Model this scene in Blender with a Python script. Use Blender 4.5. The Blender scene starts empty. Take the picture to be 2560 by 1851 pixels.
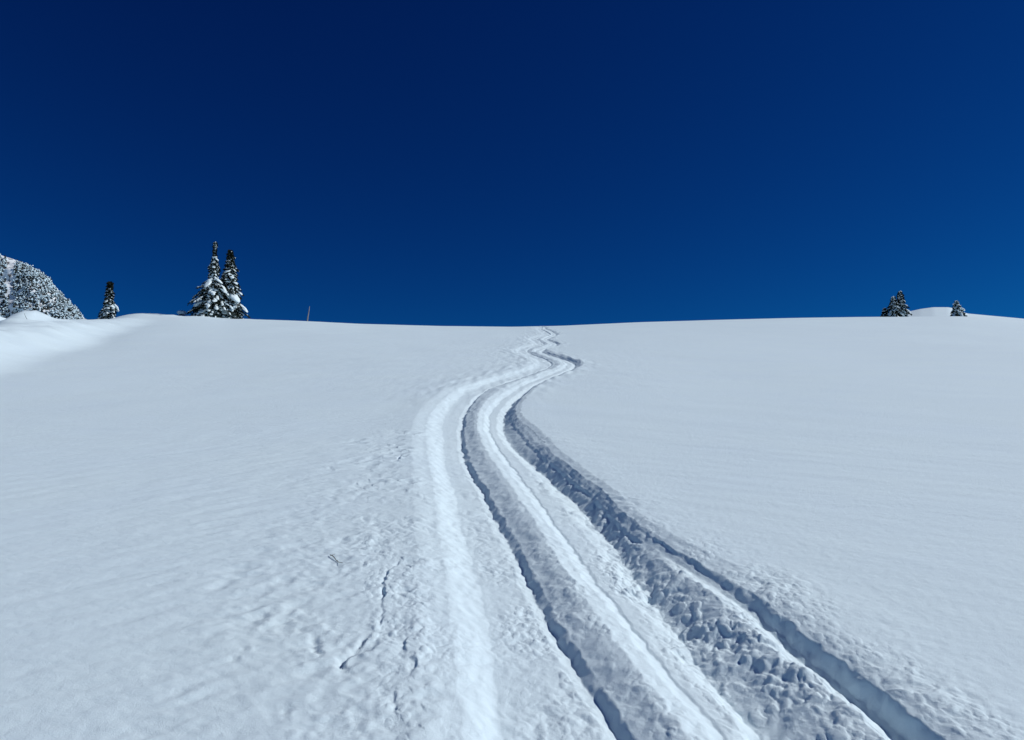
import bpy, math, random
import numpy as np

# ---------------------------------------------------------------- camera, sky, sun, exposure
scene = bpy.context.scene
col = scene.collection
PW, PH = 2560.0, 1851.0
F = PW * 26.0 / 36.0                      # focal length in photo pixels (26 mm on a 36 mm frame)
PITCH = math.radians(7.0)
EYE = 1.33
cam_data = bpy.data.cameras.new("camera")
cam_data.lens = 26.0
cam_data.sensor_width = 36.0
cam_data.clip_start = 0.05
cam_data.clip_end = 8000.0
cam = bpy.data.objects.new("camera", cam_data)
cam.location = (0, 0, EYE)
cam.rotation_euler = (math.radians(90) + PITCH, 0, 0)
col.objects.link(cam)
scene.camera = cam

SUN_AZ = math.radians(84.0)               # clockwise from the view direction (+Y): light comes from the right
SUN_EL = math.radians(40.0)
world = bpy.data.worlds.new("World")
scene.world = world
world.use_nodes = True
wn, wl = world.node_tree.nodes, world.node_tree.links
wn.clear()
w_out = wn.new("ShaderNodeOutputWorld")
w_bg = wn.new("ShaderNodeBackground")
w_sky = wn.new("ShaderNodeTexSky")
w_sky.sky_type = 'NISHITA'
w_sky.sun_disc = False
w_sky.sun_elevation = SUN_EL
w_sky.sun_rotation = SUN_AZ
w_sky.altitude = 3200.0
w_sky.air_density = 1.0
w_sky.dust_density = 0.0
w_sky.ozone_density = 3.0
# deep alpine blue: a contrast curve per channel over the whole sky
w_sep = wn.new("ShaderNodeSeparateColor")
w_com = wn.new("ShaderNodeCombineColor")
wl.new(w_sky.outputs[0], w_sep.inputs[0])
for ch, (gam, gain) in enumerate(((1.5, 0.008), (1.57, 0.102), (1.2, 0.315))):
    p_ = wn.new("ShaderNodeMath")
    p_.operation = 'POWER'
    p_.inputs[1].default_value = gam
    m_ = wn.new("ShaderNodeMath")
    m_.operation = 'MULTIPLY'
    m_.inputs[1].default_value = gain
    wl.new(w_sep.outputs[ch], p_.inputs[0])
    wl.new(p_.outputs[0], m_.inputs[0])
    wl.new(m_.outputs[0], w_com.inputs[ch])
wl.new(w_com.outputs[0], w_bg.inputs["Color"])
w_bg.inputs["Strength"].default_value = 0.10
wl.new(w_bg.outputs[0], w_out.inputs["Surface"])

sun_data = bpy.data.lights.new("sun", 'SUN')
sun_data.energy = 3.25
sun_data.angle = math.radians(0.53)
sun_data.color = (1.0, 0.985, 0.96)
sun = bpy.data.objects.new("sun", sun_data)
sun.rotation_euler = (math.pi / 2 - SUN_EL, 0.0, math.pi - SUN_AZ)
sun.location = (40, 10, 60)
col.objects.link(sun)

vs = scene.view_settings
vs.view_transform = 'Standard'
vs.look = 'None'
vs.exposure = 0.0
vs.gamma = 1.0
vs.use_curve_mapping = False
scene.cycles.max_bounces = 14
scene.cycles.diffuse_bounces = 12

# ---------------------------------------------------------------- helpers
rng = np.random.default_rng(7)
_perm = rng.permutation(512)
_perm = np.concatenate([_perm, _perm])
_ang = rng.random(512) * 2 * np.pi
_gx, _gy = np.cos(_ang), np.sin(_ang)


def noise(x, y, seed=0):
    """2-D gradient noise, about -0.7..0.7"""
    x = np.asarray(x, float) + seed * 17.31
    y = np.asarray(y, float) + seed * 9.77
    xi = np.floor(x).astype(np.int64)
    yi = np.floor(y).astype(np.int64)
    xf, yf = x - xi, y - yi
    u = xf * xf * xf * (xf * (xf * 6 - 15) + 10)
    v = yf * yf * yf * (yf * (yf * 6 - 15) + 10)

    def g(ix, iy, dx, dy):
        h = _perm[(_perm[ix & 511] + iy) & 511]
        return _gx[h] * dx + _gy[h] * dy
    a = g(xi, yi, xf, yf)
    b = g(xi + 1, yi, xf - 1, yf)
    c = g(xi, yi + 1, xf, yf - 1)
    d = g(xi + 1, yi + 1, xf - 1, yf - 1)
    return (a + u * (b - a)) + v * ((c + u * (d - c)) - (a + u * (b - a)))


def sstep(a, b, x):
    t = np.clip((np.asarray(x, float) - a) / (b - a), 0, 1)
    return t * t * (3 - 2 * t)


def ray(px, py):
    """direction (per unit y) of the line of sight through a photo pixel"""
    dx = (px - PW / 2) / F
    dz = -(py - PH / 2) / F
    Y = math.cos(PITCH) - dz * math.sin(PITCH)
    Z = math.sin(PITCH) + dz * math.cos(PITCH)
    return dx / Y, Z / Y


def project(x, y, z):
    zc = y * math.cos(PITCH) + (z - EYE) * math.sin(PITCH)
    yc = -y * math.sin(PITCH) + (z - EYE) * math.cos(PITCH)
    return PW / 2 + F * x / zc, PH / 2 - F * yc / zc


def tag(o, label=None, cat=None, group=None, kind=None):
    if label:
        o["label"] = label
    if cat:
        o["category"] = cat
    if group:
        o["group"] = group
    if kind:
        o["kind"] = kind
    return o


def mesh_obj(name, verts, faces, mat, parent=None, smooth=True):
    me = bpy.data.meshes.new(name)
    verts = np.asarray(verts, np.float32)
    if isinstance(faces, np.ndarray):
        n, k = faces.shape
        me.vertices.add(len(verts))
        me.vertices.foreach_set("co", verts.ravel())
        me.loops.add(n * k)
        me.loops.foreach_set("vertex_index", faces.astype(np.int32).ravel())
        me.polygons.add(n)
        me.polygons.foreach_set("loop_start", np.arange(0, n * k, k, dtype=np.int32))
        me.update(calc_edges=True)
    else:
        me.from_pydata([tuple(v) for v in verts], [], faces)
        me.update()
    me.polygons.foreach_set("use_smooth", [smooth] * len(me.polygons))
    me.materials.append(mat)
    o = bpy.data.objects.new(name, me)
    col.objects.link(o)
    if parent is not None:
        o.parent = parent
    return o


def empty(name, loc):
    o = bpy.data.objects.new(name, None)
    o.empty_display_size = 0.2
    o.location = loc
    col.objects.link(o)
    return o


# ---------------------------------------------------------------- materials
def new_mat(name):
    m = bpy.data.materials.new(name)
    m.use_nodes = True
    nt = m.node_tree
    b = nt.nodes["Principled BSDF"]
    return m, nt, b


def snow_material(name, base=(0.745, 0.90, 0.98), sss=0.0, grain=1.0, fine=260.0):
    m, nt, b = new_mat(name)
    n, l = nt.nodes, nt.links
    tc = n.new("ShaderNodeTexCoord")
    big = n.new("ShaderNodeTexNoise")
    big.inputs["Scale"].default_value = 0.9
    big.inputs["Detail"].default_value = 6
    mix = n.new("ShaderNodeMix")
    mix.data_type = 'RGBA'
    mix.inputs[6].default_value = (base[0] * 0.97, base[1] * 0.975, base[2] * 0.985, 1)
    mix.inputs[7].default_value = (min(base[0] * 1.03, .97), min(base[1] * 1.025, .97), min(base[2] * 1.02, .97), 1)
    l.new(tc.outputs["Object"], big.inputs["Vector"])
    l.new(big.outputs["Fac"], mix.inputs[0])
    l.new(mix.outputs[2], b.inputs["Base Color"])
    b.inputs["Roughness"].default_value = 0.75
    b.inputs["Specular IOR Level"].default_value = 0.25
    if sss:
        b.inputs["Subsurface Weight"].default_value = sss
        b.inputs["Subsurface Radius"].default_value = (0.35, 0.75, 1.3)
        b.inputs["Subsurface Scale"].default_value = 0.05
    g1 = n.new("ShaderNodeTexNoise")
    g1.inputs["Scale"].default_value = fine
    g1.inputs["Detail"].default_value = 3
    g1.inputs["Roughness"].default_value = 0.65
    l.new(tc.outputs["Object"], g1.inputs["Vector"])
    g2 = n.new("ShaderNodeTexNoise")
    g2.inputs["Scale"].default_value = 22.0
    g2.inputs["Detail"].default_value = 5
    g2.inputs["Roughness"].default_value = 0.6
    l.new(tc.outputs["Object"], g2.inputs["Vector"])
    bump2 = n.new("ShaderNodeBump")
    bump2.inputs["Strength"].default_value = 0.2 * grain
    bump2.inputs["Distance"].default_value = 0.02
    l.new(g2.outputs["Fac"], bump2.inputs["Height"])
    bump = n.new("ShaderNodeBump")
    bump.inputs["Strength"].default_value = 0.55 * grain
    bump.inputs["Distance"].default_value = 0.004
    l.new(g1.outputs["Fac"], bump.inputs["Height"])
    l.new(bump2.outputs[0], bump.inputs["Normal"])
    l.new(bump.outputs[0], b.inputs["Normal"])
    return m


M_SNOW = snow_material("snow")
M_SNOW_FAR = snow_material("far_snow", sss=0.0, grain=0.0)
M_SNOW_TREE = snow_material("bough_snow", base=(0.78, 0.90, 0.93), sss=0.0, grain=0.6, fine=40.0)


def simple_mat(name, c0, c1, scale, rough=0.9):
    m, nt, b = new_mat(name)
    n, l = nt.nodes, nt.links
    tc = n.new("ShaderNodeTexCoord")
    t = n.new("ShaderNodeTexNoise")
    t.inputs["Scale"].default_value = scale
    t.inputs["Detail"].default_value = 5
    r = n.new("ShaderNodeValToRGB")
    r.color_ramp.elements[0].position = 0.35
    r.color_ramp.elements[0].color = (*c0, 1)
    r.color_ramp.elements[1].position = 0.65
    r.color_ramp.elements[1].color = (*c1, 1)
    l.new(tc.outputs["Object"], t.inputs["Vector"])
    l.new(t.outputs["Fac"], r.inputs[0])
    l.new(r.outputs[0], b.inputs["Base Color"])
    b.inputs["Roughness"].default_value = rough
    b.inputs["Specular IOR Level"].default_value = 0.2
    return m


M_NEEDLE = simple_mat("conifer_needles", (0.010, 0.018, 0.012), (0.035, 0.045, 0.028), 3.0)
M_NEEDLE_FAR = simple_mat("far_conifer_needles", (0.012, 0.018, 0.016), (0.03, 0.036, 0.032), 0.2)
M_BARK = simple_mat("conifer_bark", (0.05, 0.035, 0.025), (0.14, 0.09, 0.055), 9.0)
M_DEADWOOD = simple_mat("weathered_dead_wood", (0.22, 0.20, 0.18), (0.40, 0.37, 0.34), 30.0)
M_TWIG = simple_mat("dark_twig_bark", (0.05, 0.04, 0.03), (0.13, 0.11, 0.09), 60.0)

# ---------------------------------------------------------------- snow slope: large form
SLOPE = math.tan(math.radians(12.4))
KCURV = EYE / 60.0 ** 2

# skyline of the slope, photo pixels
CREST = [(-1500, 830), (-500, 815), (0, 810), (100, 809), (200, 809), (255, 806), (290, 798), (325, 790), (380, 788),
         (450, 789), (520, 793), (570, 797), (640, 799), (700, 801), (770, 803.5), (900, 810), (1100, 815.5),
         (1280, 817.5), (1400, 815), (1600, 806), (1800, 800), (2000, 795), (2150, 793), (2300, 792), (2400, 791),
         (2500, 796), (2560, 800), (2800, 808), (3600, 830)]


def base_profile(y):
    yy = np.maximum(y, 0)
    z = SLOPE * y - KCURV * yy ** 2
    far = np.maximum(y - 70.0, 0)
    return z - 0.0022 * far ** 2


def lift_weight(y):
    return sstep(12, 58, y) * np.clip(y, 0, 75.0)


_ys = np.linspace(5, 140, 400)
_lx, _lv = [], []
for px_, py_ in CREST:
    ax, el = ray(px_, py_)
    lo, hi = -0.2, 0.2
    for _ in range(40):
        mid = 0.5 * (lo + hi)
        e = np.max((base_profile(_ys) + mid * lift_weight(_ys) - EYE) / _ys)
        if e < el:
            lo = mid
        else:
            hi = mid
    _lx.append(ax)
    _lv.append(mid)
_lx, _lv = np.array(_lx), np.array(_lv)
_o = np.argsort(_lx)
_lx, _lv = _lx[_o], _lv[_o]
_fx = np.linspace(-1.5, 1.5, 1501)
_fv = np.interp(_fx, _lx, _lv)
_k = np.exp(-0.5 * (np.arange(-12, 13) / 4.0) ** 2)
_fv = np.convolve(np.pad(_fv, 12, mode='edge'), _k / _k.sum(), mode='valid')


def drift(x, y):
    """bank of drifted snow along the left edge of the slope, and the mound behind it"""
    p0 = np.array([-11.2, 17.0])
    p1 = np.array([-24.5, 50.0])
    d = (p1 - p0) / np.linalg.norm(p1 - p0)
    nrm = np.array([-d[1], d[0]])                    # points left
    s = (x - p0[0]) * nrm[0] + (y - p0[1]) * nrm[1]
    t = (x - p0[0]) * d[0] + (y - p0[1]) * d[1]
    s = s + 0.5 * noise(t / 6, s / 9, 3)
    amp = 0.70 * sstep(-14, 0, t) * (1 - 0.75 * sstep(18, 36, t))
    z = amp * (sstep(-0.4, 2.2, s) - 0.75 * sstep(3.0, 4.4, s) + 0.25 * sstep(4.4, 4.7, s) + 0.4 * sstep(5.0, 12.0, s))
    for px_, yy, h, sx, sy in ((48, 30.0, 0.62, 0.75, 1.6), (-60, 33.0, 0.75, 1.0, 2.5), (15, 27.5, 0.22, 0.9, 1.0),
                               (-330, 30.0, 0.8, 1.8, 3.0)):
        ax, _ = ray(px_, 800)
        z = z + h * np.exp(-((x - ax * yy) / sx) ** 2 - ((y - yy) / sy) ** 2)
    z = z + amp * sstep(-0.5, 2, s) * (0.20 * noise(x / 1.1, y / 1.6, 6) + 0.10 * noise(x / 0.45, y / 0.7, 7) - 0.12 * sstep(1.5, 1.75, s + 0.4 * noise(t / 1.5, s, 10)))
    hx, _ = ray(500, 795)
    w = np.exp(-((x - hx * y) / 4.5) ** 2 - ((y - 54.5) / 3.0) ** 2)
    z = z + w * (0.22 * noise(x / 1.6, y / 2.0, 8) + 0.10 * noise(x / 0.6, y / 0.8, 9))
    return z


def ground_big(x, y):
    x = np.asarray(x, float)
    y = np.asarray(y, float)
    az = x / np.maximum(y, 4.0)
    z = base_profile(y) + np.interp(az, _fx, _fv) * lift_weight(y)
    z = z + drift(x, y)
    # slow swells of wind-packed snow
    w = sstep(3, 12, y) * (1 - 0.8 * sstep(35, 60, y))
    z = z + w * (0.05 * noise(x / 7.0, y / 9.0, 1) + 0.02 * noise(x / 2.4, y / 3.6, 2))
    return z


def on_ground(px, y):
    ax, _ = ray(px, 800)
    x = ax * y
    for _ in range(4):
        z = float(ground_big(x, y))
        p, _q = project(x, y, z)
        x += (px - p) * (y / F)
    return x, y, float(ground_big(x, y))


def unproject(px, py, h):
    """where the line of sight meets the slope raised by h"""
    ax, el = ray(px, py)
    ys = np.concatenate([np.linspace(0.6, 20, 800), np.linspace(20.1, 75, 500)])
    g = EYE + el * ys - (ground_big(ax * ys, ys) + h)
    i = np.argmax(g <= 0)
    if g[i] > 0:
        i = len(ys) - 1
    i = max(i, 1)
    t = g[i - 1] / (g[i - 1] - g[i] + 1e-9)
    y = ys[i - 1] + (ys[i] - ys[i - 1]) * t
    return ax * y, y


# ---------------------------------------------------------------- ski tracks: lines read off the photograph, laid on the slope
def depth_fade(y):
    return np.interp(y, [0, 3, 7, 12, 20, 30, 60], [1.0, 1.0, 1.0, 0.8, 0.55, 0.42, 0.3])


LINE = {}


def line(name, h, pts):
    P = []
    for px_, py_ in pts:
        hh = h
        x, y = unproject(px_, py_, hh)
        hh = h * float(depth_fade(y))
        x, y = unproject(px_, py_, hh)
        P.append((y, x))
    P.sort()
    P = np.array(P)
    # drop points that do not move forward
    keep = np.concatenate([[True], np.diff(P[:, 0]) > 0.01])
    P = P[keep]
    yy = np.concatenate([np.arange(-10, 10, 0.02), np.arange(10, 80, 0.05)])
    xx = np.interp(yy, P[:, 0], P[:, 1])
    # straight on towards the viewer
    s = (P[2, 1] - P[0, 1]) / (P[2, 0] - P[0, 0])
    m = yy < P[0, 0]
    xx[m] = P[0, 1] + s * (yy[m] - P[0, 0])
    # smooth in a window that grows with distance
    out = xx.copy()
    for it in range(2):
        c = np.cumsum(np.insert(out, 0, 0))
        w = np.interp(yy, [0, 6, 10, 10.05, 20, 80], [10, 14, 18, 6, 10, 12]).astype(int)
        i = np.arange(len(yy))
        a = np.clip(i - w, 0, len(yy))
        b = np.clip(i + w + 1, 0, len(yy))
        out = (c[b] - c[a]) / (b - a)
    LINE[name] = (yy, out)


FAR_L = [(1156, 1052), (1179, 1009), (1210, 981), (1252, 963), (1289, 952), (1333, 935), (1366, 924), (1380, 914),
         (1376, 906), (1357, 897), (1333, 889), (1317, 880), (1322, 873), (1342, 868), (1362, 862), (1353, 856),
         (1341, 850), (1349, 845), (1366, 841), (1375, 837), (1364, 830), (1352, 824), (1357, 820)]
FAR_R = [(1256, 1076), (1263, 1036), (1276, 1012), (1296, 998), (1315, 981), (1333, 968), (1360, 956), (1388, 945),
         (1410, 935), (1430, 926), (1440, 916), (1434, 908), (1406, 899), (1379, 890), (1352, 883), (1356, 877),
         (1380, 870), (1395, 863), (1379, 855), (1366, 851), (1376, 845), (1392, 838), (1378, 829), (1362, 823), (1364, 820)]
line("D", -0.10, [(1570, 1900), (1537, 1845), (1482, 1746), (1426, 1679), (1383, 1575), (1322, 1464), (1274, 1369), (1235, 1295),
                  (1207, 1235), (1186, 1203), (1161, 1147), (1152, 1097)] + FAR_L)
line("H", -0.115, [(1930, 1900), (1900, 1851), (1862, 1785), (1795, 1715), (1728, 1640), (1672, 1559), (1598, 1460), (1538, 1370),
                  (1470, 1290), (1410, 1230), (1350, 1178), (1300, 1138), (1272, 1110)] + FAR_R)
line("B", 0.0, [(1150, 1900), (1148, 1845), (1142, 1750), (1122, 1575), (1103, 1376), (1076, 1200), (1064, 1129), (1062, 1059), (1100, 1000)])
line("C", -0.08, [(1262, 1900), (1258, 1845), (1245, 1750), (1222, 1575), (1172, 1376), (1124, 1200), (1110, 1129), (1108, 1059), (1140, 1005)])
line("G", -0.09, [(1840, 1900), (1800, 1845), (1690, 1710), (1590, 1590), (1537, 1520), (1440, 1394), (1394, 1323), (1348, 1260),
                  (1306, 1203), (1267, 1154), (1239, 1112), (1219, 1069), (1228, 1035), (1257, 1000)])
line("O", 0.01, [(2520, 1900), (2420, 1851), (2269, 1775), (2117, 1652), (2003, 1576), (1894, 1504), (1795, 1448), (1716, 1389),
                 (1629, 1329), (1552, 1260), (1464, 1200), (1394, 1140), (1345, 1080), (1318, 1040), (1305, 1006)])
line("M", -0.035, [(2260, 1900), (2193, 1851), (2136, 1781), (2022, 1686), (1946, 1629), (1875, 1567), (1814, 1515), (1755, 1468),
                  (1680, 1418), (1640, 1385)])
line("A", 0.0, [(250, 1900), (300, 1851), (430, 1600), (580, 1400), (700, 1250), (790, 1130), (880, 1060), (985, 1000)])


def ln(name, y):
    return np.interp(y, *LINE[name])


Y_NEAR, Y_FAR = 7.2, 9.0                  # where the traced edge lines hand over to standard widths
Y_SPLIT = unproject(1640, 1385, -0.05)[1]  # third groove leaves the right one


def track_features(y):
    """x positions, heights and roughness across the tracks at the rows y (arrays)"""
    f = depth_fade(y)
    k = sstep(Y_NEAR, Y_FAR, y)
    D, H = ln("D", y), ln("H", y)
    sep = H - D
    Bx = (1 - k) * ln("B", y) + k * (D - 0.40)
    Cx = (1 - k) * ln("C", y) + k * (D - 0.22)
    Gx = (1 - k) * ln("G", y) + k * (H - 0.17)
    Ox = (1 - k) * ln("O", y) + k * (H + 0.14)
    Ax = (1 - k) * ln("A", y) + k * (D - 0.9)
    Mx = ln("M", y)
    a = 1 - sstep(Y_SPLIT - 0.7, Y_SPLIT + 0.5, y)      # 1 where the third groove exists
    Ox = a * np.maximum(Ox, Mx + 0.25) + (1 - a) * np.maximum(Ox, H + 0.18 - 0.04 * k)
    Tx = a * (Mx + 0.38 * (Ox - Mx)) + (1 - a) * (H + 0.60 * (Ox - H))
    Mx = a * Mx + (1 - a) * (H + 0.45 * (Ox - H))
    rub = 1 - sstep(5.8, 7.4, y)                        # the near part of the right groove is filled with rubble
    wob = 1 + 0.35 * noise(y * 1.3, 0 * y, 70) + 0.2 * noise(y * 3.7, 0 * y, 71)
    hB, hC, hD, hG, hH, hO = 0.004 * f, -0.076 * f, (-0.090 - 0.012 * wob) * f, -0.088 * f, (-0.125 - 0.005 * rub) * f, 0.010 * f
    D1 = D - 0.05
    hD1 = -0.088 * f
    E = D + (Gx - D) * 0.46
    Fx = D + (Gx - D) * 0.62
    hE, hF = -0.034 * f, -0.030 * f
    H0 = H - 0.05
    hM = a * -0.026 + (1 - a) * (-0.075 * f)
    hT = a * -0.092 * (0.45 + 0.55 * sstep(Y_SPLIT, Y_SPLIT - 1.6, y)) + (1 - a) * (-0.05 * f)
    zero = np.zeros_like(y)
    one = np.ones_like(y)
    cols = [
        (Ax - 0.8, zero, 0.0015 * one), (Ax, zero, 0.0045 * one), (Bx - 0.32, 0.004 * f, 0.011 * one), (Bx - 0.13, 0.008 * f, 0.009 * one),
        (Bx + 0.01, -0.012 * f, 0.0075 * one), (Cx, hC, 0.0055 * one), (Cx + 0.05, hC - 0.004, 0.009 * one), (D1, hD1, 0.011 * one), (D, hD, 0.003 * one),
        (D + 0.042, hD + 0.033 * f * wob, 0.007 * one), (E, hE, 0.009 * one), (D + (Gx - D) * 0.56, hF, 0.010 * one), (D + (Gx - D) * 0.78, hF - 0.020 * f, 0.007 * one), (Gx, hG, 0.0045 * one),
        (Gx + 0.016, hG + 0.004 * (1 - k), 0.005 * one), (0.5 * (Gx + H), hG - 0.004 * f, (0.0035 + 0.0125 * rub) * one), (H, hH, (0.003 + 0.018 * rub) * one),
        (Mx, hM, (0.005 + 0.016 * rub) * one), (Tx, hT, 0.009 * one), ((0.5 + 0.32 * a) * Tx + (0.5 - 0.32 * a) * Ox, (0.55 + 0.33 * a) * hT, (0.007 + 0.001 * a) * one), (Ox - 0.03 - 0.045 * a, a * 0.22 * hT + (1 - a) * 0.4 * hT, 0.010 * one), (Ox - 0.01, hO - (0.022 - 0.010 * a) * f, 0.012 * one), (Ox + 0.06, hO - 0.006 * f, 0.011 * one), (Ox + 0.18, 0.004 * f, 0.007 * one),
        (Ox + 0.45, zero, 0.0012 * one)]
    X = np.stack([c[0] for c in cols], 1)
    Hh = np.stack([c[1] * one for c in cols], 1)
    R = np.stack([c[2] for c in cols], 1)
    for j in range(1, X.shape[1]):
        X[:, j] = np.maximum(X[:, j], X[:, j - 1] + 0.012)
    fade = 1 - sstep(52, 62, y)
    return X, Hh * fade[:, None], R, dict(B=Bx, D=D, E=E, G=Gx, F=Fx, M=Mx, O=Ox, a=a, H=H, C=Cx)


# small breaks in the crust left of the tracks: (photo polyline, drop in metres)
CRACKS = [([(990, 1405), (975, 1440), (962, 1475), (957, 1528), (946, 1567)], 0.016, 0.05),
          ([(925, 1600), (903, 1622), (880, 1650), (872, 1700)], 0.024, 0.07),
          ([(800, 1590), (797, 1620), (806, 1645)], 0.014, 0.05),
          ([(612, 1615), (604, 1640), (600, 1652)], 0.012, 0.045),
          ([(1008, 1590), (1024, 1640), (1038, 1690)], 0.010, 0.08),
          ([(716, 1550), (714, 1570)], 0.009, 0.03),
          ([(990, 1735), (1000, 1800)], 0.007, 0.07),
          ([(732, 1775), (722, 1797)], 0.008, 0.04),
          ([(1001, 1138), (996, 1152)], 0.018, 0.04), ([(829, 1168), (826, 1179)], 0.012, 0.04)]

# ---------------------------------------------------------------- slope grid, finer near the viewer
rows = [-14.0]
while rows[-1] < 190:
    y = rows[-1]
    if y < -2:
        dy = 0.6
    elif y < 1.6:
        dy = max(0.012, 0.5 * (1.6 - y) / 3.6)
    elif y < 66:
        dy = min(max(0.0085, y * y / 1700.0), 0.32)
    else:
        dy = min(0.32 + (y - 66) * 0.12, 4.0)
    rows.append(y + dy)
rows = np.array(rows)
NR = len(rows)
NC_MID, NC_SIDE = 620, 215
mid = np.linspace(-1, 1, NC_MID)
side = np.linspace(0, 1, NC_SIDE + 1)[1:]
gside = 1 + 1.9 * side + 9.0 * side ** 3.2
u = np.concatenate([-gside[::-1], mid, gside])
NC = len(u)
yc = np.clip(rows, 1.5, 45)
xc = 0.5 * (ln("B", np.clip(yc, 0, 8)) + ln("O", np.clip(yc, 0, 8)))
xc = np.where(yc < 8, 0.5 * (np.interp(yc, *LINE["B"]) + np.interp(yc, *LINE["O"])), 0.5 * (ln("D", yc) + ln("H", yc)))
kk = sstep(7.0, 9.5, yc)
xc = (1 - kk) * (0.5 * (ln("B", np.minimum(yc, 9.5)) + ln("O", np.minimum(yc, 9.5)))) + kk * (0.5 * (ln("D", yc) + ln("H", yc)))
halfw = np.interp(np.maximum(rows, 0), [0, 2, 4, 8, 15, 30, 60, 200], [0.95, 0.95, 1.05, 1.3, 1.7, 2.6, 5.2, 16])
# neighbours far out fan with distance so the sheet also covers the sides
X = xc[:, None] + u[None, :] * halfw[:, None]
outer = np.maximum(np.abs(u) - 1.0, 0)
X = X + (np.sign(u) * outer ** 1.5)[None, :] * (0.055 * np.maximum(rows, 3.0))[:, None]
Y = np.repeat(rows[:, None], NC, 1)
Z = ground_big(X, Y)

FX, FH, FR, FD = track_features(rows)
near = (rows > -6) & (rows < 64)
# ragged edges: look the cross-section up at slightly warped places
amp_w = np.interp(np.maximum(rows, 0), [0, 4, 10, 30], [0.022, 0.022, 0.025, 0.04])[:, None]
WX = X + amp_w * (noise(X * 7, Y * 7, 11) + 0.6 * noise(X * 19, Y * 19, 12)) + 0.018 * noise(X * 1.5, Y * 2.2, 13)
DH = np.zeros_like(Z)
RG = np.zeros_like(Z)
for i in np.nonzero(near)[0]:
    fx, fh, fr = FX[i], FH[i], FR[i]
    x = WX[i]
    j = np.clip(np.searchsorted(fx, x) - 1, 0, len(fx) - 2)
    t = np.clip((x - fx[j]) / (fx[j + 1] - fx[j]), 0, 1)
    ts = t * t * (3 - 2 * t)
    tt = 0.6 * t + 0.4 * ts
    DH[i] = fh[j] + (fh[j + 1] - fh[j]) * tt
    RG[i] = fr[j] + (fr[j + 1] - fr[j]) * t
step = np.gradient(rows)[:, None] + 1e-4                     # local spacing of rows


def oct_ok(wl):
    """fade an octave out where the rows cannot carry it"""
    return np.clip((wl / step - 2.0) / 3.0, 0, 1)


def billow(x, y, wl, seed):
    return np.abs(noise(x / wl, y / wl, seed)) * 2.0 - 0.42


# lumps of broken snow in and beside the tracks
lump = np.zeros_like(Z)
patch = 0.35 + 1.3 * sstep(-0.25, 0.35, noise(X * 2.3, Y * 2.3, 20))
for wl, a, sd in ((0.14, 0.75, 21), (0.075, 0.8, 22), (0.04, 0.6, 23), (0.022, 0.42, 24), (0.013, 0.25, 25)):
    wx = X + 0.5 * wl * noise(X / wl, Y / wl, sd + 30)
    wy = Y + 0.5 * wl * noise(X / wl, Y / wl, sd + 50)
    lump += a * oct_ok(wl) * (0.55 * billow(wx, wy, wl, sd) + 0.75 * noise(wx / wl * 0.8, wy / wl * 0.8, sd + 70))
def clumps(x, y, wl, seed, keep):
    """rounded grains of different sizes on a jittered grid"""
    gx_, gy_ = x / wl, y / wl
    ix, iy = np.floor(gx_).astype(np.int64), np.floor(gy_).astype(np.int64)
    out = np.zeros_like(x)
    for ox in (-1, 0, 1):
        for oy in (-1, 0, 1):
            h1 = _perm[(_perm[(ix + ox + 31 * seed) & 511] + iy + oy) & 511]
            h2, h3, h4 = _perm[(h1 + 101) & 511], _perm[(h1 + 211) & 511], _perm[(h1 + 307) & 511]
            cx_, cy_ = ix + ox + h1 / 511.0, iy + oy + h2 / 511.0
            rr = (0.22 + 0.55 * (h3 / 511.0) ** 2) * (h4 / 511.0 < keep)
            ex = 0.75 + 0.5 * h3 / 511.0
            d2 = ((gx_ - cx_) * ex) ** 2 + ((gy_ - cy_) / ex) ** 2
            out = np.maximum(out, rr * np.sqrt(np.maximum(0, 1 - d2 / np.maximum(rr, 1e-4) ** 2)))
    return out * wl


Z = Z + DH + RG * patch * lump * 0.62
r0_, r1_ = np.searchsorted(rows, 1.2), np.searchsorted(rows, 17.0)
c0_, c1_ = NC_SIDE - 140, NC - NC_SIDE + 60
sl = (slice(r0_, r1_), slice(c0_, c1_))
xs_, ys_ = X[sl], Y[sl]
wcl = sstep(0.0035, 0.011, RG[sl])
pt = sstep(-0.35, 0.3, noise(xs_ * 3.1, ys_ * 3.1, 81)) * 0.8 + 0.2
okr = lambda wl: np.clip((wl / step[r0_:r1_] - 2.0) / 3.0, 0, 1)
add = np.zeros_like(xs_)
for wl, hgt, sd, keep in ((0.09, 0.15, 1, 0.3), (0.05, 0.26, 2, 0.45), (0.030, 0.46, 3, 0.65), (0.018, 0.6, 4, 0.75), (0.011, 0.6, 5, 0.75)):
    jx = xs_ + 0.18 * wl * noise(xs_ / wl * 2.3, ys_ / wl * 2.3, 90 + sd)
    jy = ys_ + 0.18 * wl * noise(xs_ / wl * 2.3, ys_ / wl * 2.3, 95 + sd)
    big = sstep(0.009, 0.015, RG[sl]) if wl > 0.04 else 1.0
    add += hgt * okr(wl) * big * clumps(jx, jy, wl, sd, keep)
add += 0.10 * 0.055 * noise(xs_ / 0.012, ys_ / 0.012, 99) * okr(0.012)
Z[sl] += wcl * pt * add
# far along the tracks the rubble is coarser than the rows
Z = Z + sstep(8, 13, Y) * RG * 2.2 * (noise(X / 0.22, Y / 0.7, 29) + 0.6 * noise(X / 0.11, Y / 0.45, 28))
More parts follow.
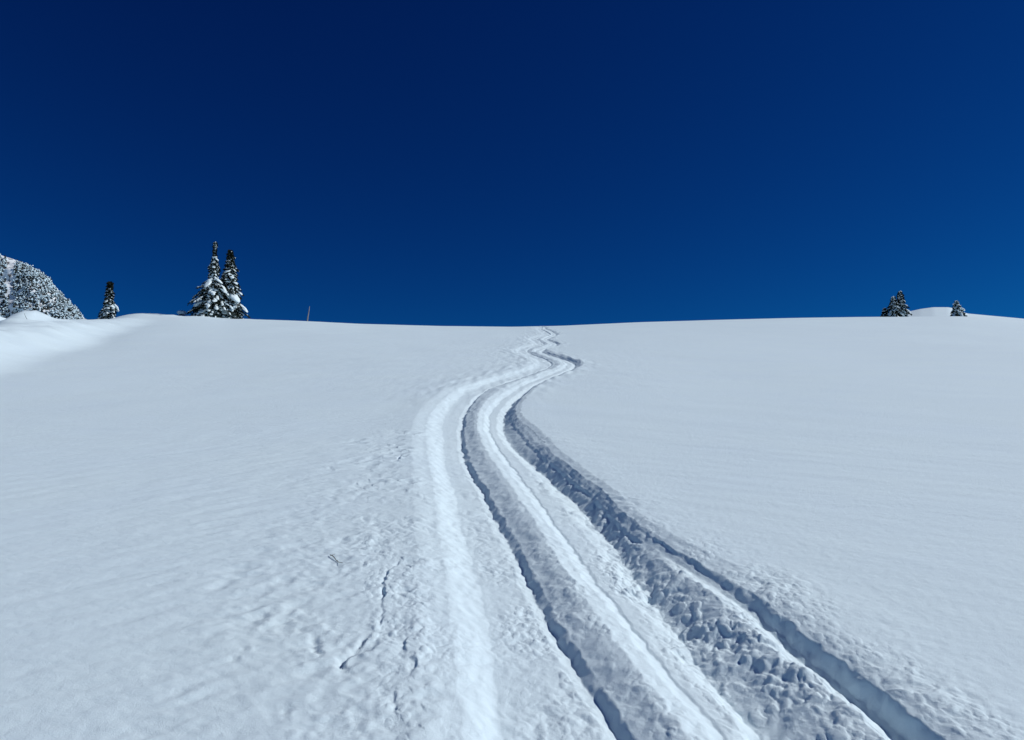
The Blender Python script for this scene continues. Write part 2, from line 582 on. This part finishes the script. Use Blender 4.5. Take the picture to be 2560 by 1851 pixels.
# wind ripples and crust on the untouched snow
ca, sa = math.cos(math.radians(38)), math.sin(math.radians(38))
RU, RV = X * ca + Y * sa, -X * sa + Y * ca
left = sstep(0.3, -0.9, X - FD["B"][:, None])
ripple = 0.0042 * oct_ok(0.16) * noise(RU / 0.34, RV / 0.10, 31) + 0.0024 * oct_ok(0.08) * noise(RU / 0.16, RV / 0.05, 32)
ripple += 0.0016 * oct_ok(0.05) * noise(X / 0.035, Y / 0.035, 33)
CB, SB = math.cos(math.radians(-28)), math.sin(math.radians(-28))
RU2, RV2 = X * CB + Y * SB, -X * SB + Y * CB
rip_r = 0.0026 * oct_ok(0.16) * noise(RU2 / 0.45, RV2 / 0.12, 34) + 0.0014 * oct_ok(0.05) * noise(X / 0.04, Y / 0.04, 35)
rip_r += 0.006 * noise(RU2 / 1.8, RV2 / 0.55, 36)
Z = Z + np.where(near[:, None], 1.5 * left * ripple + (1 - left) * rip_r, 0)
Z = Z + 0.012 * sstep(5, 9, Y) * left * noise(RU / 1.6, RV / 0.7, 37)

for pts, drop, reach in CRACKS:
    P = np.array([unproject(px_, py_, 0.0) for px_, py_ in pts])
    lo, hi = P.min(0) - 0.5, P.max(0) + 0.5
    rsel = np.nonzero((rows > lo[1]) & (rows < hi[1]))[0]
    if not len(rsel):
        continue
    sl = slice(rsel[0], rsel[-1] + 1)
    x, y = X[sl], Y[sl]
    o = np.argsort(P[:, 1])
    P = P[o]
    edge = np.interp(y, P[:, 1], P[:, 0]) + 0.02 * noise(x * 24, y * 24, 41) + 0.05 * noise(x * 8, y * 8, 42)
    L = P[-1, 1] - P[0, 1]
    along = sstep(P[0, 1] - 0.1 * L - 0.01, P[0, 1] + 0.2 * L, y) * (1 - sstep(P[-1, 1] - 0.2 * L, P[-1, 1] + 0.1 * L + 0.01, y))
    s = x - edge
    prof = np.where(s < 0, -np.exp(-(s / (0.45 * reach)) ** 2), 0.45 * np.exp(-s / reach)) * 1.0
    blend = sstep(-0.012, 0.008, s)
    prof = (1 - blend) * -np.exp(-(np.minimum(s, 0) / (0.45 * reach)) ** 2) + blend * 0.45 * np.exp(-np.maximum(s, 0) / reach)
    brk = 0.25 + 0.75 * sstep(-0.25, 0.15, noise(x * 9, y * 9, 43))
    Z[sl] = Z[sl] + 0.8 * drop * along * brk * prof

# dents where clods landed beside the tracks
gd = np.random.default_rng(9)
for _ in range(150):
    y0 = 2.2 * (7.6 / 2.2) ** gd.random()
    x0 = float(ln("B", y0)) - 0.12 - (float(ln("B", y0)) - float(ln("A", y0))) * 0.9 * gd.random() ** 1.4
    rd = gd.uniform(0.010, 0.032) * (1 + 0.12 * y0)
    dp = rd * gd.uniform(0.06, 0.20)
    i0, i1 = np.searchsorted(rows, y0 - 4 * rd), np.searchsorted(rows, y0 + 4 * rd)
    x, y = X[i0:i1], Y[i0:i1]
    th = gd.uniform(0.2, 1.2)
    ux, uy = (x - x0) * math.cos(th) + (y - y0) * math.sin(th), -(x - x0) * math.sin(th) + (y - y0) * math.cos(th)
    q2 = (ux / (1.7 * rd)) ** 2 + (uy / rd) ** 2 + 0.5 * noise(x / rd, y / rd, 45)
    Z[i0:i1] -= dp * (np.exp(-np.maximum(q2, 0)) - 0.55 * np.exp(-(np.sqrt(np.maximum(q2, 0)) - 1.6) ** 2 / 0.25) * (ux > 0))

# normals of the whole sheet, so that the seams between its pieces do not show
P3 = np.stack([X, Y, Z], -1)
du = np.gradient(P3, axis=1)
dv = np.gradient(P3, axis=0)
NRM = np.cross(du, dv)
NRM /= np.linalg.norm(NRM, axis=-1, keepdims=True) + 1e-12

idx = np.arange(NR * NC).reshape(NR, NC)
quads = np.stack([idx[:-1, :-1], idx[:-1, 1:], idx[1:, 1:], idx[1:, :-1]], -1)
xm = 0.25 * (X[:-1, :-1] + X[:-1, 1:] + X[1:, 1:] + X[1:, :-1])
fm = {k_: (0.5 * (v[:-1] + v[1:]))[:, None] for k_, v in FD.items()}
ymid = (0.5 * (rows[:-1] + rows[1:]))[:, None]
in_y = (ymid > -5) & (ymid < 57)
has_t = fm["a"] > 0.5
cls = np.zeros(xm.shape, int)
cls[in_y & (xm > fm["B"]) & (xm < fm["E"])] = 1
r_hi = np.where(has_t, fm["M"], fm["O"])
cls[in_y & (xm > fm["F"]) & (xm < r_hi)] = 2
cls[in_y & has_t & (xm >= fm["M"]) & (xm < fm["O"])] = 3
flatP = P3.reshape(-1, 3)
flatN = NRM.reshape(-1, 3)


def sheet(name, c):
    q = quads[cls == c]
    used, inv = np.unique(q.ravel(), return_inverse=True)
    o = mesh_obj(name, flatP[used], inv.reshape(-1, 4), M_SNOW)
    o.data.normals_split_custom_set_from_vertices(flatN[used].tolist())
    o["kind"] = "structure"
    return o


tag(sheet("snow_slope", 0), "wide untouched snow slope rising to the skyline")
tag(sheet("ski_track", 1), "left groove of the pair of winding ski tracks")
tag(sheet("ski_track", 2), "right groove of the pair of winding ski tracks")
tag(sheet("ski_track", 3), "short straight groove splitting off to the bottom right corner")


def surf_z(x, y):
    """height of the finished sheet (nearest row and column)"""
    i = int(np.clip(np.searchsorted(rows, y), 0, NR - 1))
    return float(np.interp(x, X[i], Z[i]))


# ---------------------------------------------------------------- icosphere templates
def icosphere(sub):
    t = (1 + 5 ** 0.5) / 2
    v = [(-1, t, 0), (1, t, 0), (-1, -t, 0), (1, -t, 0), (0, -1, t), (0, 1, t), (0, -1, -t), (0, 1, -t), (t, 0, -1), (t, 0, 1), (-t, 0, -1), (-t, 0, 1)]
    f = [(0, 11, 5), (0, 5, 1), (0, 1, 7), (0, 7, 10), (0, 10, 11), (1, 5, 9), (5, 11, 4), (11, 10, 2), (10, 7, 6), (7, 1, 8),
         (3, 9, 4), (3, 4, 2), (3, 2, 6), (3, 6, 8), (3, 8, 9), (4, 9, 5), (2, 4, 11), (6, 2, 10), (8, 6, 7), (9, 8, 1)]
    v = [np.array(p) / np.linalg.norm(p) for p in v]
    for _ in range(sub):
        cache, nf = {}, []

        def midp(a, b):
            k = (min(a, b), max(a, b))
            if k not in cache:
                p = v[a] + v[b]
                v.append(p / np.linalg.norm(p))
                cache[k] = len(v) - 1
            return cache[k]
        for a, b, c in f:
            ab, bc, ca_ = midp(a, b), midp(b, c), midp(c, a)
            nf += [(a, ab, ca_), (b, bc, ab), (c, ca_, bc), (ab, bc, ca_)]
        f = nf
    return np.array(v), np.array(f)


ICO0, ICO0F = icosphere(0)
ICO1, ICO1F = icosphere(1)
ICO2, ICO2F = icosphere(2)


def lump_shape(r, rough, rg, tmpl=None):
    v = (ICO1 if tmpl is None else tmpl).copy()
    d = rg.normal(size=(5, 3))
    d /= np.linalg.norm(d, axis=1, keepdims=True)
    k = np.ones(len(v))
    for q in d:
        k += rough * rg.uniform(-0.5, 0.6) * np.clip(v @ q, 0, 1) ** 2
    k += rough * 0.25 * rg.normal(size=len(v)) * 0.5
    return v * k[:, None] * r


class Soup:
    def __init__(self):
        self.v, self.f, self.n = [], [], 0

    def add(self, v, f):
        self.v.append(np.asarray(v, float))
        self.f.append(np.asarray(f) + self.n)
        self.n += len(v)

    def build(self, name, mat, parent=None, smooth=True):
        return mesh_obj(name, np.concatenate(self.v), np.concatenate(self.f), mat, parent, smooth)


# ---------------------------------------------------------------- snowy trees
def tube(path, radii, sides=7):
    path = np.asarray(path, float)
    V, Fc = [], []
    n = len(path)
    for i in range(n):
        d = path[min(i + 1, n - 1)] - path[max(i - 1, 0)]
        d /= np.linalg.norm(d) + 1e-9
        a = np.cross(d, [0.31, 0.95, 0.05] if abs(d[2]) > 0.7 else [0, 0, 1])
        a /= np.linalg.norm(a)
        b = np.cross(d, a)
        for s in range(sides):
            t = 2 * math.pi * s / sides
            V.append(path[i] + radii[i] * (math.cos(t) * a + math.sin(t) * b))
    for i in range(n - 1):
        for s in range(sides):
            p, q = i * sides + s, i * sides + (s + 1) % sides
            Fc += [(p, q, q + sides), (p, q + sides, p + sides)]
    V.append(path[-1])
    k = len(V) - 1
    for s in range(sides):
        Fc.append(((n - 1) * sides + s, (n - 1) * sides + (s + 1) % sides, k))
    return np.array(V), np.array(Fc)


def conifer(name, label, px, y, height, radius_at, seed, snow_at, boughs=150, lean=0.0, group=None, sink=0.15, bare_top=0.0, density=1.0):
    """radius_at(t), snow_at(t): crown radius (m) and snow load (0..1) over relative height t"""
    g = np.random.default_rng(seed)
    x, y, z = on_ground(px, y)
    root = empty(name, (x, y, z - sink))
    H = height + sink
    axis = lambda t: np.array([lean * t * t * H, 0.04 * math.sin(5 * t + seed) * H * 0.2 * t, t * H])
    tr = Soup()
    ts = np.linspace(0, 1, 14)
    r0 = 0.02 * H + 0.03
    tr.add(*tube([axis(t) for t in ts], [r0 * (1 - t) ** 0.8 + 0.012 for t in ts], 9))
    crown, snow = Soup(), Soup()
    ga = g.random() * 6.28
    top_t = 1.0 - bare_top
    for i in range(boughs):
        t = top_t * (1 - (1 - (i + 0.5) / boughs) ** 0.62) if False else top_t * ((i + g.random()) / boughs) ** 0.9
        ga += 2.39996 + g.normal() * 0.25
        R = radius_at(t)
        if R <= 0.01:
            continue
        Lb = R * g.uniform(0.6, 1.15) * (1 + 0.12 * math.sin(3 * ga + 9 * t + seed))
        out = np.array([math.cos(ga), math.sin(ga), 0.0])
        sd = np.array([-math.sin(ga), math.cos(ga), 0.0])
        droop = g.uniform(0.5, 1.35) * (1 - 0.5 * t)
        rise = 0.15 * (0.2 + t)
        base = axis(t)
        cur = lambda s: base + out * (Lb * s) + np.array([0, 0, Lb * (rise * s - droop * s ** 1.7)])
        ss = np.linspace(0, 1, 5)
        tr.add(*tube([cur(s) for s in ss], [0.018 * (1 - 0.8 * s) * (0.5 + Lb * 0.6) for s in ss], 4))
        # needle sprays: narrow blades fanned along the bough and hanging below it
        nb = int(density * (34 + 90 * min(Lb, 1.4)))
        s = 0.12 + 0.92 * g.random(nb) ** 0.8
        wid = 0.34 * Lb * (1 - 0.75 * np.clip(s, 0, 1)) + 0.05
        off = g.uniform(-1, 1, nb) * wid
        for q in range(nb):
            p = cur(min(s[q], 1.05)) + sd * off[q] + np.array([0, 0, -abs(off[q]) * 0.35 + g.normal() * 0.02])
            d = out * g.uniform(0.3, 1.0) + sd * np.sign(off[q]) * g.uniform(0.1, 0.9) + np.array([0, 0, g.uniform(-0.95, 0.15)])
            d /= np.linalg.norm(d)
            ll = g.uniform(0.10, 0.22) * (0.6 + 0.4 * min(Lb, 1))
            wv = np.cross(d, g.normal(size=3))
            wv *= g.uniform(0.018, 0.036) / (np.linalg.norm(wv) + 1e-9)
            crown.add([p - wv * 0.6, p + wv * 0.6, p + d * ll * 0.6 + wv, p + d * ll, p + d * ll * 0.6 - wv],
                      [(0, 1, 2), (0, 2, 4), (2, 3, 4)])
        # snow resting on the bough
        load = snow_at(t)
        npad = 3 + int(Lb > 0.45) + int(Lb > 0.7) + int(Lb > 0.95) + int(Lb > 1.25)
        for q in range(npad):
            if g.random() > load:
                continue
            s0 = (q + g.uniform(0.45, 0.95)) / npad
            s0 = min(max(s0, 0.25), 0.97)
            sz = (0.08 + 0.13 * min(Lb, 1.2)) * g.choice([0.4, 0.6, 0.85, 1.5], p=[0.35, 0.35, 0.26, 0.04]) * g.uniform(0.8, 1.25) * (0.6 + 0.6 * load)
            v = lump_shape(1.0, 0.75, g, ICO2 if sz > 0.22 else ICO1)
            v[:, 2] = np.where(v[:, 2] < 0, v[:, 2] * 0.35, v[:, 2])
            tang = cur(min(s0 + 0.05, 1)) - cur(s0 - 0.05)
            tang /= np.linalg.norm(tang)
            up = np.cross(tang, sd)
            up = up if up[2] > 0 else -up
            M = np.stack([tang * sz * g.uniform(1.0, 1.7), sd * sz * g.uniform(0.7, 1.05), up * sz * g.uniform(0.30, 0.55)])
            snow.add(v @ M + cur(s0) + sd * g.normal() * 0.12 * Lb * (1 - 0.6 * s0) + np.array([0, 0, 0.04]), ICO2F if len(v) == len(ICO2) else ICO1F)
        for q in range(int(7 * load * (0.6 + min(Lb, 1.2)))):
            s0 = g.uniform(0.2, 1.0)
            v = ICO0 * g.uniform(0.03, 0.075) * np.array([1.3, 1.3, 0.8])
            snow.add(v * g.uniform(0.7, 1.3, v.shape) + cur(s0) + sd * g.uniform(-1, 1) * (0.3 * Lb * (1 - 0.7 * s0) + 0.03) + np.array([0, 0, 0.01]), ICO0F)
    tr.build("trunk", M_BARK, root)
    crown.build("crown", M_NEEDLE, root, smooth=False)
    if snow.n:
        snow.build("snow_load", M_SNOW_TREE, root)["kind"] = "stuff"
    tag(root, label, "tree", group)
    return root


def prof(pairs):
    tt, rr = zip(*pairs)
    return lambda t: float(np.interp(t, tt, rr))


YT = 57.0
mpp = YT / F
conifer("spruce_tree", "tall snowy spruce with a bare thin top, left one of the tall pair", 529, YT, 196 * mpp,
        prof([(0, 1.7), (0.12, 1.75), (0.3, 1.5), (0.45, 1.05), (0.52, 0.62), (0.56, 0.36), (0.7, 0.34), (0.78, 0.20), (0.84, 0.10), (0.93, 0.07), (0.96, 0.14), (1, 0.08)]),
        11, prof([(0, 0.75), (0.5, 0.7), (0.8, 0.75), (0.85, 0.15), (0.96, 0.5), (1, 0.3)]), boughs=260, group=None)
conifer("spruce_tree", "tall snowy spruce with a bushy dark top, right one of the tall pair", 572, YT + 0.8, 182 * mpp,
        prof([(0, 1.45), (0.15, 1.35), (0.35, 1.05), (0.55, 0.78), (0.7, 0.52), (0.85, 0.32), (0.95, 0.22), (1, 0.1)]),
        12, prof([(0, 0.7), (0.6, 0.62), (0.8, 0.45), (0.9, 0.15), (1, 0.05)]), boughs=250, lean=-0.02)
conifer("spruce_tree", "slim lone snowy spruce on the far left skyline", 270, YT, 100 * mpp,
        prof([(0, 0.56), (0.1, 0.6), (0.3, 0.54), (0.45, 0.46), (0.55, 0.30), (0.75, 0.27), (0.95, 0.22), (1, 0.12)]),
        13, prof([(0, 1), (0.5, 0.9), (0.65, 0.6), (0.8, 0.3), (0.9, 0.05), (1, 0)]), boughs=110)
YR = 60.0
mpr = YR / F
conifer("spruce_tree", "taller snowy spruce of the cluster on the right skyline", 2254, YR, 66 * mpr,
        prof([(0, 0.62), (0.3, 0.6), (0.55, 0.48), (0.8, 0.26), (1, 0.08)]),
        14, prof([(0, 0.85), (0.6, 0.75), (0.85, 0.5), (1, 0.2)]), boughs=70)
conifer("spruce_tree", "shorter snowy spruce leaning on the taller one in the right skyline cluster", 2235, YR - 0.3, 52 * mpr,
        prof([(0, 0.62), (0.3, 0.55), (0.6, 0.4), (1, 0.1)]),
        15, prof([(0, 0.75), (0.8, 0.7), (1, 0.5)]), boughs=60, lean=0.03)
conifer("spruce_tree", "lowest dark spruce at the left foot of the right skyline cluster", 2213, YR + 0.5, 22 * mpr,
        prof([(0, 0.42), (0.5, 0.32), (1, 0.08)]),
        16, prof([(0, 0.5), (1, 0.3)]), boughs=34)
conifer("spruce_tree", "small half-buried spruce beside the rounded snow mound on the right", 2394, YR, 39 * mpr,
        prof([(0, 0.80), (0.2, 0.72), (0.5, 0.42), (0.75, 0.2), (1, 0.07)]),
        17, prof([(0, 0.9), (0.6, 0.8), (1, 0.6)]), boughs=60, lean=-0.02)

# dead sapling on the skyline
x, y, z = on_ground(768, 58.0)
root = empty("dead_sapling", (x, y, z - 0.1))
s = Soup()
m = 58.0 / F
s.add(*tube([(0, 0, 0), (0.03, 0, 12 * m), (0.09, 0, 25 * m), (0.15, 0, 42 * m)], [0.055, 0.05, 0.035, 0.015], 7))
s.build("trunk", M_DEADWOOD, root)
for pth, rad in (([(0.04, 0, 14 * m), (-0.04, 0.03, 17 * m)], [0.018, 0.008]), ([(0.09, 0, 25 * m), (0.17, -0.03, 28 * m)], [0.014, 0.006])):
    s = Soup()
    s.add(*tube(pth, rad, 5))
    s.build("branch_stub", M_DEADWOOD, root)
tag(root, "thin pale dead sapling standing alone on the skyline right of the tall spruces", "dead tree")

# snow-capped stump beside the tall trees
x, y, z = on_ground(454, 57.0)
root = empty("tree_stump", (x, y, z - 0.1))
g = np.random.default_rng(5)
s = Soup()
s.add(*tube([(0, 0, 0), (0.02, 0, 0.12), (0.03, 0.01, 0.24)], [0.26, 0.23, 0.22], 11))
s.build("trunk", M_BARK, root)
s = Soup()
v = lump_shape(1.0, 0.5, g, ICO2) * np.array([0.34, 0.30, 0.19])
s.add(v + np.array([0.02, 0, 0.33]), ICO2F)
s.build("snow_cap", M_SNOW_TREE, root)
tag(root, "low stump under a rounded snow cap, left of the tall spruces", "stump")

# twigs
def twig(name, label, p0, p1, r, side, lift0, lift1):
    a, b = np.array(p0), np.array(p1)
    root = empty(name, tuple(a))
    d = b - a
    s = Soup()
    n = 7
    path = [d * (i / (n - 1)) + np.array([0, 0, 0.04 * np.linalg.norm(d) * math.sin(i * 1.3)]) for i in range(n)]
    s.add(*tube(path, [r * (1 - 0.65 * i / (n - 1)) for i in range(n)], 6))
    s.build("stem", M_TWIG, root)
    for at_, k_ in ((0.06, 1.0), (0.6, -0.35)):
        s = Soup()
        q = d * at_
        s.add(*tube([q, q + np.array(side) * k_], [r * 0.65, r * 0.28], 5))
        s.build("side_shoot", M_TWIG, root)
    tag(root, label, "twig")


xa, ya = unproject(825, 1393, 0.0)
xb, yb = unproject(857, 1413, 0.0)
twig("twig", "thin dark twig lying on the snow left of the tracks", (xa, ya, surf_z(xa, ya) + 0.006), (xb, yb, surf_z(xb, yb) + 0.004), 0.0024,
     (0.022, -0.004, 0.008), 0, 0)
x, y, z = on_ground(70, 29.0)
twig("twig", "bent dark twig poking out of the snow mound at the left edge", (x, y, surf_z(x, y) - 0.03), (x - 0.24, y + 0.1, surf_z(x, y) + 0.30), 0.012,
     (-0.05, 0.0, 0.06), 0, 0)


# ---------------------------------------------------------------- far landforms
def dome(name, sil, y, depth, zlow, mat, nu=220, nv=70, rough=0.0, wl=10.0, seed=50):
    """rounded landform whose top edge follows the skyline points sil at distance y"""
    P = []
    for px_, py_ in sil:
        ax, el = ray(px_, py_)
        P.append((ax * y, EYE + el * y))
    P = np.array(sorted(P))
    xs = np.linspace(P[0, 0], P[-1, 0], nu)
    top = np.interp(xs, P[:, 0], P[:, 1])
    kw = max(2, nu // 130)
    top = np.convolve(np.pad(top, kw, mode='edge'), np.ones(2 * kw + 1) / (2 * kw + 1), mode='valid')
    ph = np.linspace(0, math.pi, nv)
    H = np.maximum(top - zlow, 0.05)
    XX = np.repeat(xs[None, :], nv, 0)
    YY = y - depth * np.cos(ph)[:, None] + 0 * XX
    ZZ = EYE + ((zlow - EYE) + H[None, :] * (np.sin(ph)[:, None]) ** 0.85) * YY / y
    XX = XX * YY / y
    if rough:
        a = np.sin(ph)[:, None] * (1 - 0.6 * np.sin(ph)[:, None] ** 8)
        nz = noise(XX / wl, (YY + ZZ) / wl, seed) + 0.5 * noise(XX / wl * 2.1, (YY + ZZ) / wl * 2.1, seed + 1) + 0.25 * noise(XX / wl * 4.3, (YY + ZZ) / wl * 4.3, seed + 2)
        YY = YY - rough * a * nz
        ZZ = ZZ + 0.35 * rough * a * nz
    i = np.arange(nu * nv).reshape(nv, nu)
    q = np.stack([i[:-1, :-1], i[:-1, 1:], i[1:, 1:], i[1:, :-1]], -1).reshape(-1, 4)
    o = mesh_obj(name, np.stack([XX, YY, ZZ], -1).reshape(-1, 3), q, mat)
    o["kind"] = "structure"
    return o, XX, YY, ZZ


o, *_ = dome("snow_mound", [(2120, 806), (2180, 799), (2220, 790), (2265, 781), (2300, 773), (2333, 768.5), (2372, 768.5), (2395, 774), (2416, 784), (2465, 788.5),
                            (2536, 795), (2620, 803), (2700, 815)], 84.0, 14.0, 14.0, M_SNOW_FAR)
o["label"] = "smooth rounded snow mound on the right skyline"

YM = 800.0
M_ROCK, nt, b = new_mat("snowy_rock_face")
n, l = nt.nodes, nt.links
tc = n.new("ShaderNodeTexCoord")
mp = n.new("ShaderNodeMapping")
mp.inputs["Scale"].default_value = (1, 1, 0.55)
t1 = n.new("ShaderNodeTexNoise")
t1.inputs["Scale"].default_value = 0.16
t1.inputs["Detail"].default_value = 6
t1.inputs["Roughness"].default_value = 0.6
rp = n.new("ShaderNodeValToRGB")
rp.color_ramp.elements[0].position = 0.38
rp.color_ramp.elements[0].color = (0.10, 0.10, 0.105, 1)
rp.color_ramp.elements[1].position = 0.45
rp.color_ramp.elements[1].color = (0.80, 0.86, 0.90, 1)
l.new(tc.outputs["Object"], mp.inputs[0])
l.new(mp.outputs[0], t1.inputs["Vector"])
l.new(t1.outputs["Fac"], rp.inputs[0])
l.new(rp.outputs[0], b.inputs["Base Color"])
b.inputs["Roughness"].default_value = 0.9
o, MX, MY, MZ = dome("mountain", [(-900, 470), (-500, 520), (-200, 585), (-60, 622), (0, 638), (30, 646), (60, 658), (90, 672), (120, 696), (145, 725),
                                  (170, 752), (195, 778), (215, 800), (228, 815), (250, 850), (270, 890)], YM, 70.0, 90.0, M_ROCK, 260, 100, 9.0, 26.0, 60)
o["label"] = "steep snowy mountainside with dark trees at the left edge"

# the wood on the mountainside: snowy conifers too many and too far to tell apart
g = np.random.default_rng(77)
wood, wood_snow = Soup(), Soup()
nv, nu = MX.shape
cnt = 0
while cnt < 7500:
    iv = int(nv * 0.5 * g.random() ** 0.9)
    iu = int(g.integers(int(nu * 0.25), nu - 6))
    p = np.array([MX[iv, iu], MY[iv, iu], MZ[iv, iu]])
    ppx, ppy = project(*p)
    if ppy > 840:
        continue
    gully = abs(ppx - (27 + 4 * math.sin(ppy / 30))) < 6 + 0.08 * max(0, 720 - ppy)
    topd = MZ[nv // 2, iu] - p[2]
    if gully or topd < 5.5 + 5 * noise(p[0] / 25, 0.0, 5) or noise(p[0] / 14, p[2] / 14, 66) > 0.42:
        continue
    cnt += 1
    h = g.uniform(3.2, 6.0)
    r = h * g.uniform(0.20, 0.30)
    ns = 7
    lean = np.array([g.normal() * 0.3, -0.6, 0])
    V = []
    Fc = []
    for k in range(3):
        z0, z1 = h * (0.02 + 0.27 * k), h * (0.50 + 0.25 * k)
        rr = r * (1 - 0.28 * k)
        b0 = len(V)
        for q in range(ns):
            a = 2 * math.pi * (q + 0.5 * k) / ns
            rq = rr * g.uniform(0.6, 1.25)
            V.append(p + np.array([rq * math.cos(a), rq * math.sin(a), z0 + g.uniform(-0.3, 0.3)]))
        V.append(p + np.array([0, 0, z1]))
        for q in range(ns):
            Fc.append((b0 + q, b0 + (q + 1) % ns, b0 + ns))
    wood.add(V, Fc)
    for k in range(int(g.integers(2, 5))):
        a = g.uniform(0, 6.28)
        zz = g.uniform(0.15, 0.85)
        rr = r * (1.05 - zz) * 0.9
        v = ICO0 * g.uniform(0.7, 1.3, ICO0.shape) * np.array([0.8, 0.8, 0.55]) * g.uniform(0.5, 1.35)
        wood_snow.add(v + p + np.array([rr * math.cos(a), rr * math.sin(a), h * zz]), ICO0F)
o = wood.build("mountain_wood", M_NEEDLE_FAR, smooth=False)
tag(o, "distant wood of snowy conifers covering the mountainside at the left edge", "wood", kind="stuff")
o2 = wood_snow.build("snow_on_wood", M_SNOW_FAR, parent=o)
o2["kind"] = "stuff"

# low ground beyond the crest and all round, out to the horizon
gx = np.linspace(-6000, 6000, 61)
GX, GY = np.meshgrid(gx, gx)
GZ = -180 + 60 * noise(GX / 900, GY / 900, 90) + np.where(GY < 0, 0.05 * GY, 0)
GZ = np.where((np.abs(GX) < 500) & (np.abs(GY) < 500), GZ - 60, GZ)
i = np.arange(61 * 61).reshape(61, 61)
q = np.stack([i[:-1, :-1], i[:-1, 1:], i[1:, 1:], i[1:, :-1]], -1).reshape(-1, 4)
o = mesh_obj("valley_ground", np.stack([GX, GY, GZ], -1).reshape(-1, 3), q, M_SNOW_FAR)
o["kind"] = "structure"
